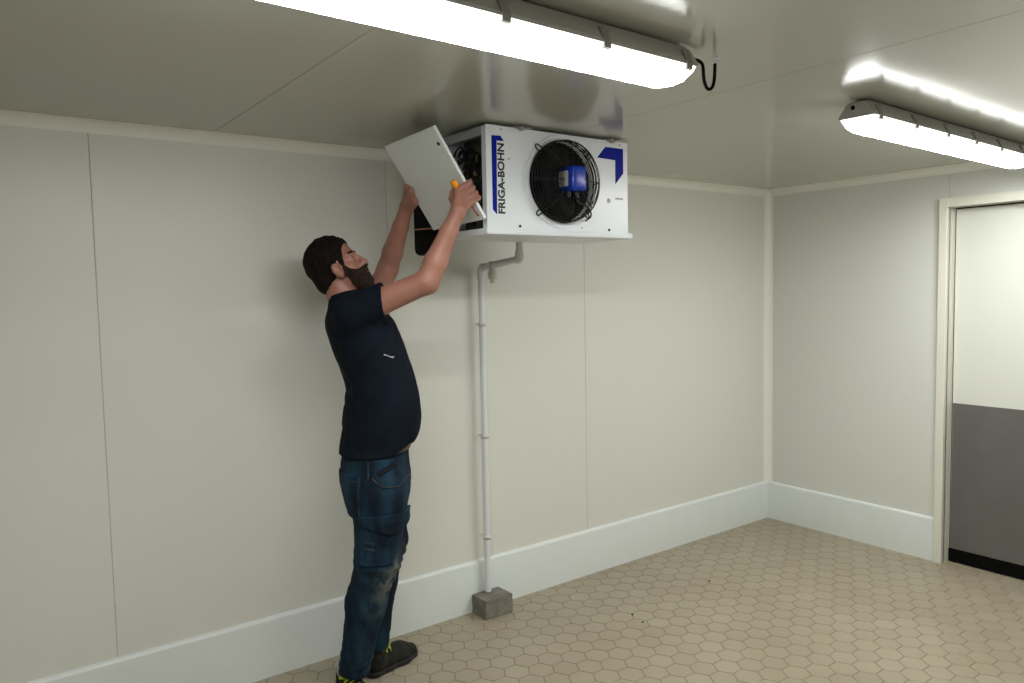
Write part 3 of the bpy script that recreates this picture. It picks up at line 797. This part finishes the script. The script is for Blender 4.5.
def s_head(q):
    """q in the head frame: x forward, y left, z up"""
    y = q.copy(); y[:, 1] = np.abs(y[:, 1])
    d = s_ell(q, (-.012, 0, .004), (.094, .074, .086))
    d = smin(d, s_ell(q, (.030, 0, -.062), (.058, .056, .082)), .03)
    d = smin(d, s_ell(q, (.036, 0, -.112), (.046, .046, .040)), .025)
    d = smin(d, s_cone(q, (.070, 0, -.140), (.066, 0, -.13), .020, .024), .02)
    d = smin(d, s_cone(y, (.076, .008, -.022), (.068, .042, -.024), .013, .012), .012)         # brow
    d = smin(d, s_ell(q, (.068, 0, -.096), (.028, .030, .028)), .014)                             # mouth region
    d = smin(d, s_cone(y, (.056, .044, -.070), (.04, .05, -.06), .020, .018), .02)              # cheekbone
    d = smax(d, -s_ell(y, (.097, .033, -.042), (.020, .016, .012)), .010)                          # eye socket
    d = smin(d, s_cone(y, (.072, .032, -.038), (.073, .033, -.041), .0150, .0150), .004)           # eyeball and lid bulge
    d = smax(d, -s_ell(y, (.090, .033, -.0415), (.010, .0115, .0036)), .0015)                     # eye opening
    d = smin(d, s_chain(q, [(.082, 0, -.026), (.098, 0, -.052), (.108, 0, -.070)], (.0085, .0085, .0105), .004), .008)   # nose
    d = smin(d, s_cone(y, (.096, .008, -.075), (.086, .013, -.078), .0090, .0085), .008)          # nostril wings
    d = smin(d, s_cone(y, (.088, 0, -.099), (.078, .022, -.102), .0075, .004), .005)             # upper lip
    d = smin(d, s_cone(y, (.087, 0, -.110), (.078, .018, -.110), .0080, .004), .004)             # lower lip
    d = smax(d, -s_cone(y, (.098, 0, -.1045), (.086, .022, -.1045), .0025, .0015), .003)
    # ears
    ea = R(14); Er = np.array([[math.cos(ea), 0, -math.sin(ea)], [0, 1, 0], [math.sin(ea), 0, math.cos(ea)]], dtype=np.float32)
    ear = s_ell(y, (.019, .078, -.058), (.0195, .0085, .033), Er)
    ear = smax(ear, -s_ell(y, (.024, .087, -.053), (.0115, .0105, .021), Er), .002)
    ear = smin(ear, s_ell(y, (.010, .080, -.050), (.004, .006, .013), Er), .003)
    d = smin(d, ear, .004)
    return d
def s_neck(p, inf=0): return s_cone(p, (-.022, 0, 1.52), from_head((-.020, 0, -.075)), .064+inf, .057+inf)
LEGR = [(.082, -.088, .80), (.082, -.095, .56), (.030, -.090, .40), (-.030, -.068, .10)]
LEGL = [(.072, .088, .80), (.080, .118, .56), (.045, .130, .40), (.012, .142, .10)]
def s_body(p):
    d = s_stack(p, TORSO)+.004
    d = smin(d, s_arms(p), .035)
    d = smin(d, s_neck(p), .03)
    for lg in (LEGR, LEGL): d = smin(d, s_chain(p, lg, (.085, .052, .050, .034), .02), .04)
    d = smin(d, s_head(to_head(p)), .014)
    d = smin(d, s_hand(p, HR, RWR, REL), .014); d = smin(d, s_hand(p, HL_, LWR, LEL), .014)
    return d
body = sdf_obj('body', s_body, (-.25, -.36, .08), (.56, .40, 2.10), .0030, M['skin'], person)

# hair, beard, eyebrows, eyes
def s_hair(p):
    q = to_head(p); y = np.abs(q[:, 1])
    d = s_ell(q, (-.009, 0, .003), (.099, .081, .092))
    d = smin(d, s_ell(q, (-.044, 0, -.060), (.062, .064, .062)), .02)
    d = smin(d, s_head(q)-.0045, .004)
    d = d+.0026*wob(q, 300, 1)+.0030*wob(q, 110, 2)
    # hairline: forehead / temple / sideburn front, neck, round the ear
    x, z = q[:, 0], q[:, 2]
    front = x-np.interp(z, [-.12, -.075, -.020, .010, .034, .05, .12], [.036, .044, .056, .066, .082, .090, .14])
    ya = q.copy(); ya[:, 1] = np.abs(ya[:, 1])
    d = smax(d, -s_ell(ya, (.020, .080, -.060), (.026, .022, .036)), .003)
    low = np.interp(x, [-.12, -.05, -.012, .000, .03, .06], [-.108, -.108, -.100, -.055, -.022, -.03])-z
    sb = np.maximum(np.abs(x-.045)-.011, -z-.085)
    low = np.minimum(low, np.maximum(sb, z+.02-.03))
    return smax(smax(d, front, .004), low, .006)
sdf_obj('hair', s_hair, (-.27, -.12, 1.54), (.06, .12, 1.86), .0024, M['hair'], person, 0)
def s_beard(p):
    q = to_head(p); y = q.copy(); y[:, 1] = np.abs(y[:, 1])
    d = s_head(q)-.007
    d = smin(d, s_ell(q, (.058, 0, -.142), (.036, .034, .030)), .02)
    d = d+.0016*wob(q, 300, 5)+.0014*wob(q, 150, 6)
    x, z = q[:, 0], q[:, 2]
    top = z-np.interp(x, [.034, .050, .062, .080, .092, .105], [-.030, -.052, -.078, -.086, -.083, -.083])
    top = top+.005*wob(q, 110, 31)
    back = .034-x
    neck = np.interp(x, [.02, .05, .09], [-.115, -.165, -.185])-z
    lips = s_ell(y, (.098, 0, -.106), (.026, .017, .0065))
    ear = -s_ell(y, (.019, .078, -.058), (.024, .02, .037))
    d = smax(smax(d, top, .006), back, .006); d = smax(d, neck, .008); d = smax(d, -lips, .004); return smax(d, ear, .004)
sdf_obj('beard', s_beard, (-.12, -.10, 1.50), (.13, .10, 1.76), .0026, M['beard'], person, 0)
def s_brow(p):
    q = to_head(p); y = q.copy(); y[:, 1] = np.abs(y[:, 1])
    return s_chain(y, [(.0875, .012, -.019), (.086, .028, -.015), (.074, .048, -.020)], (.004, .0045, .003), 0)+.0008*wob(q, 400, 3)
sdf_obj('eyebrows', s_brow, (-.12, -.10, 1.64), (.10, .10, 1.82), .0022, M['hair'], person, 0)
for s in (-1, 1):
    c_ = from_head((.0735, s*.033, -.041)); bm = bmesh.new(); bmesh.ops.create_uvsphere(bm, u_segments=20, v_segments=14, radius=.0125)
    for v in bm.verts: v.co += Vector(c_)
    e = link('eye', bm, M['eye'], person, smooth=180)
    c2 = from_head(((.0735+.0088), s*.033, -.0400)); bm = bmesh.new(); bmesh.ops.create_uvsphere(bm, u_segments=14, v_segments=10, radius=.0055)
    for v in bm.verts: v.co += Vector(c2)
    link('iris', bm, M['iris'], e, smooth=180)

# T-shirt
SHIRT = densify([(.90, .066, .140, .177), (.955, .068, .140, .177), (1.00, .078, .146, .172), (1.05, .091, .151, .172), (1.12, .099, .150, .172), (1.23, .097, .136, .172),
                 (1.33, .068, .136, .182), (1.42, .040, .135, .190), (1.48, .022, .125, .186), (1.53, .004, .098, .130), (1.575, -.012, .078, .086)], 5)
def fold(p, pts, r, depth): 
    q = p*A3(1, 0, 1); return depth*np.exp(-s_chain(q, [(a, 0, c) for a, b, c in pts], [0]*len(pts))**2/(r*r))*np.clip(-p[:, 1]/.06, 0, 1)
def s_shirt(p):
    d = s_stack(p, SHIRT)
    dr_ = (REL-RSH)/np.linalg.norm(REL-RSH); dl_ = (LEL-LSH)/np.linalg.norm(LEL-LSH)
    sl = s_chain(p, [RSH+A3(-.005, 0, .0), RSH+dr_*.13], (.070, .064), 0)
    sl = smax(sl, (p[:, 0]-.150)+.10*(p[:, 2]-1.55), .003)
    sr = s_chain(p, [LSH, LSH+dl_*.15], (.070, .062), 0)
    sr = smax(sr, (p-LSH.astype(np.float32))@dl_.astype(np.float32)-.14, .003)
    d = smin(d, sl, .045); d = smin(d, sr, .045)
    col = s_cone(p, (-.018, 0, 1.555), (-.028, 0, 1.592), .073, .068); d = smin(d, col, .02)
    cutn = A3(-.20, 0, 1.0); d = smax(d, (p-A3(-.02, 0, 1.590))@cutn/1.02, .004)
    # folds
    x, y, z = p[:, 0], p[:, 1], p[:, 2]
    d = d+fold(p, [(.13, -.17, 1.46), (.06, -.175, 1.33), (-.01, -.14, 1.22)], .012, .006)
    d = d-fold(p, [(.15, -.16, 1.44), (.09, -.178, 1.32), (.02, -.15, 1.20)], .014, .004)
    d = d+fold(p, [(-.09, -.05, 1.20), (-.03, -.12, 1.215), (.03, -.16, 1.19)], .010, .006)
    d = d+fold(p, [(-.08, -.05, 1.165), (-.02, -.13, 1.16), (.03, -.165, 1.12)], .010, .005)
    d = d+fold(p, [(-.10, -.05, 1.33), (-.04, -.12, 1.30), (.0, -.16, 1.25)], .012, .004)
    d = d+fold(p, [(-.07, -.06, 1.08), (-.02, -.12, 1.05), (.03, -.16, 1.0)], .012, .004)
    d = d+fold(p, [(.19, -.08, 1.12), (.14, -.15, 1.05), (.10, -.17, .99)], .012, .003)
    d = d+.0022*wob(p, 38, 4)+.0012*wob(p*A3(1, 1, .5), 80, 8)
    hem = np.interp(x, [-.1, .06, .14, .20, .235, .30], [.968, .966, .974, .996, 1.018, 1.03])+.004*np.sin(y*60)
    d = smax(d, hem-z, .006)
    d = smax(d, -(s_neck(p, .006)), .004)
    # hollow under the hem and inside the sleeve ends
    ra = s_cone(p, RSH+dr_*.075, RSH+dr_*.20, .0525, .056); la = s_cone(p, LSH+dl_*.09, LSH+dl_*.20, .0525, .056)
    d = smax(d, -np.minimum(ra, la), .003)
    inner = np.maximum(s_stack(p, SHIRT)+.009, z-hem-.03); d = smax(d, -inner, .003)
    return d
sdf_obj('t_shirt', s_shirt, (-.17, -.30, .92), (.28, .36, 1.66), .0032, M['shirt'], person)
def s_mark(p):
    q = p.copy(); q[:, 1] = 0
    r_ = s_chain(q, [(.138, 0, 1.356), (.150, 0, 1.350), (.164, 0, 1.343), (.168, 0, 1.347)], (.0022, .0012, .0024, .001), 0)
    return np.maximum(np.maximum(np.maximum(s_shirt(p)-.0016, r_), p[:, 1]+.05), -(s_shirt(p)+.002))
sdf_obj('paint_mark', s_mark, (.11, -.24, 1.32), (.19, -.05, 1.38), .0015, mat('pale_paint', (.5, .52, .52), .7), person, 0)
# jeans
HIPS = densify([(.76, .066, .110, .165), (.82, .066, .128, .176), (.87, .066, .134, .178), (.93, .066, .131, .170), (1.0, .069, .127, .162)], 5)
def s_jeans0(p):
    d = s_stack(p, HIPS)
    rg = s_chain(p, [(.092, -.090, .82), (.080, -.098, .57), (.028, -.092, .40), (-.040, -.068, .08)], (.106, .082, .075, .057), .03)
    lg = s_chain(p, [(.076, .085, .80), (.080, .118, .57), (.044, .130, .40), (.010, .142, .10)], (.100, .078, .068, .054), .03)
    d = smin(d, np.minimum(rg, lg), .05)
    z = p[:, 2]
    kn = np.exp(-((z-.53)/.07)**2); an = np.exp(-((z-.17)/.05)**2); th = np.exp(-((z-.76)/.05)**2)
    ph = p[:, 0]*18+p[:, 1]*6
    zz = z+.022*wob(p, 24, 21)+.006*wob(p, 55, 22); am = .5+.5*wob(p, 19, 23)
    d = d+kn*.0050*am*np.sin(zz*120+ph)+an*.0038*(am+.1)*np.sin(zz*140-ph)+th*.003*am*np.sin(zz*105+ph*1.4)+.0030*wob(p*A3(1, 1, .55), 42, 11)+.0015*wob(p, 90, 12)
    d = smax(d, z-.998, .004); return d
def s_jeans(p):
    d = s_jeans0(p); d = smax(d, .112+np.where(p[:, 1] > .03, .008, 0)-p[:, 2]-.15*(p[:, 0]+.03), .004)
    inn = np.minimum(s_cone(p, (-.010, -.08, .20), (-.045, -.068, .05), .040, .048), s_cone(p, (.018, .138, .20), (.008, .142, .05), .038, .045))
    return smax(d, -inn, .004)
sdf_obj('jeans', s_jeans, (-.14, -.24, .07), (.26, .26, 1.03), .0034, M['denim'], person)
def patch(name, region, inf, lo, hi, m, h=.0030):
    def f(p): return np.maximum(smax(s_jeans0(p)-inf, region(p), .003), -(s_jeans0(p)+.003))
    return sdf_obj(name, f, lo, hi, h, m, person, 0)
def poly2(p, pts):
    """signed distance-like value of a convex polygon in (x,z), points counter-clockwise, near side only"""
    d = np.full(len(p), -1e3, np.float32)
    for i in range(len(pts)):
        a, b = np.array(pts[i]), np.array(pts[(i+1) % len(pts)]); t = (b-a)/np.linalg.norm(b-a); n = np.array([t[1], -t[0]])
        d = np.maximum(d, (p[:, 0]-a[0])*n[0]+(p[:, 2]-a[1])*n[1])
    return np.maximum(d, p[:, 1]+.045)
# back pocket, cargo pocket with flap, front tool pocket (near side of the body)
patch('back_pocket', lambda p: poly2(p, [(-.062, .865), (-.02, .765), (.035, .760), (.040, .905), (-.070, .915)]), .0055, (-.12, -.24, .73), (.07, -.02, .94), M['denim'])
patch('cargo_pocket', lambda p: poly2(p, [(.025, .575), (.145, .575), (.185, .735), (.020, .735)]), .007, (-.02, -.24, .55), (.22, -.02, .76), M['denim'])
patch('pocket_flap', lambda p: poly2(p, [(.150, .685), (.215, .712), (.225, .765), (.020, .765), (.015, .742)]), .013, (-.02, -.24, .66), (.25, -.02, .79), M['denim'])
patch('front_pocket', lambda p: poly2(p, [(.085, .905), (.12, .870), (.175, .865), (.215, .90), (.215, .965), (.090, .965)]), .005, (.06, -.24, .84), (.25, -.02, .99), M['denim'])
def strip(a, b, w):
    a, b = np.array(a, float), np.array(b, float); t = (b-a)/np.linalg.norm(b-a); n = np.array([-t[1], t[0]])*w
    q = [tuple(a-n), tuple(b-n), tuple(b+n), tuple(a+n)]
    return lambda p: poly2(p, q)
def multi(fs): return lambda p: np.minimum.reduce([f(p) for f in fs])
patch('stitching', multi([strip((-.066, .895), (.036, .890), .0013), strip((.036, .905), (.034, .765), .0013), strip((.085, .905), (.12, .872), .0016), strip((.12, .872), (.175, .866), .0016), strip((.175, .866), (.212, .895), .0016),
      strip((.020, .748), (.21, .752), .0013), strip((.068, .98), (.070, .90), .0012), strip((.035, .735), (.03, .60), .0012)]), .0145*.5, (-.12, -.24, .56), (.26, -.02, 1.0), M['stitch'], .0024)
patch('reflective_tabs', multi([strip((.045, .665), (.088, .660), .007), strip((.045, .640), (.088, .636), .007)]), .0095, (.01, -.24, .61), (.13, -.02, .69), mat('tab_grey', (.022, .030, .045), .7, spec=.2), .0026)
patch('pocket_label', strip((.105, .915), (.165, .945), .010), .0085, (.07, -.24, .88), (.20, -.02, .98), mat('label_dark', (.006, .008, .012), .8, spec=.15), .0026)
# belt
def s_belt(p):
    d = np.maximum(np.abs(s_stack(p, HIPS)-.004)-.003, .09-p[:, 0])
    return smax(d, np.abs(p[:, 2]-.996)-.017, .002)
HIPS.append(np.array([1.04, .068, .127, .162]))
sdf_obj('belt', s_belt, (-.09, -.19, .94), (.22, .19, 1.05), .0028, M['belt'], person)

# shoes
def shoe(heel, ang):
    s = empty('shoe', (heel[0], heel[1], 0), ang); s.parent = person
    def up(p):
        q = p.copy(); q[:, 1] *= .92
        d = s_chain(q, [(.042, 0, .045), (.10, 0, .050), (.18, .004, .040), (.240, .006, .026)], (.036, .038, .043, .031), .02)
        d = smin(d, s_cone(q, (.050, 0, .05), (.046, 0, .100), .038, .037), .025)
        d = smin(d, s_cone(q, (.07, 0, .088), (.15, 0, .066), .026, .026), .02)
        d = smax(d, .012-p[:, 2], .004); d = d+.0012*wob(p, 120, 9)
        return smax(d, -s_cone(q, (.050, 0, .10), (.046, 0, .125), .032, .034), .004)
    sdf_obj('upper', up, (-.01, -.06, 0), (.30, .07, .13), .0028, M['shoe'], s)
    def so_(p):
        q = p.copy(); q[:, 2] = 0
        d = s_chain(q, [(.040, 0, 0), (.10, .002, 0), (.18, .004, 0), (.238, .006, 0)], (.041, .038, .047, .036), .02)
        return smax(d, np.abs(p[:, 2]-.0115)-.0110, .003)
    sdf_obj('sole', so_, (-.01, -.06, -.003), (.30, .07, .03), .0028, M['sole'], s)
    bm = bmesh.new()
    for k in range(4):
        x = .085+.022*k; z = .113-.0105*k
        tube(bm, [(x-.004, -.034, z-.026), (x, -.022, z-.006), (x+.004, 0, z+.003), (x, .022, z-.006), (x-.004, .034, z-.026)], .0048, 6)
    tube(bm, arc((.048, 0, .105), (1, 0, .12), (0, 1, 0), .037, R(-80), R(80), 10), .007, 6)
    tube(bm, [(.10, .0, .108), (.11, -.022, .118), (.09, -.03, .10)], .003, 6); tube(bm, [(.10, 0, .108), (.115, .02, .117), (.095, .03, .10)], .003, 6)
    link('laces', bm, M['neon'], s)
    bm = bmesh.new(); tube(bm, [(.046, 0, .085), (.043, 0, .15)], [.034, .033], 18); link('sock', bm, M['sock'], s, smooth=60)
    return s
shoe((-.098, -.030), math.atan2(-.69, .72))
shoe((-.018, .100), math.atan2(.755, .655))

# screwdriver held in the near hand
sd_tip = Vector(cc)+cover_pt(wv_-.012, -hv_+.020, .008)
def fromp(l): return PBASE+Vector(Lu)*l[0]+Vector(Lv)*l[1]+Vector((0, 0, l[2]))
sd_butt = fromp((.406, -.194, 1.976))
sd = tag(empty('screwdriver', sd_butt), 'orange and red handled screwdriver gripped against the cover in the near hand', 'screwdriver')
ax = (sd_tip-sd_butt); Ls = ax.length; ax.normalize()
bm = bmesh.new(); prof = [(0, .006), (.003, .011), (.012, .0135), (.022, .0125), (.028, .0105)]
tube(bm, [ax*t for t, _ in prof], [r for _, r in prof], 14); link('handle_cap', bm, M['orange'], sd, smooth=50)
bm = bmesh.new(); prof = [(.028, .0100), (.036, .0108), (.060, .0108), (.078, .0098), (.086, .0072), (.090, .008), (.094, .006)]
tube(bm, [ax*t for t, _ in prof], [r for _, r in prof], 14); link('handle', bm, M['red'], sd, smooth=50)
bm = bmesh.new(); tube(bm, [ax*.092, ax*Ls], [.0036, .0028], 10); link('shaft', bm, M['red'], sd)
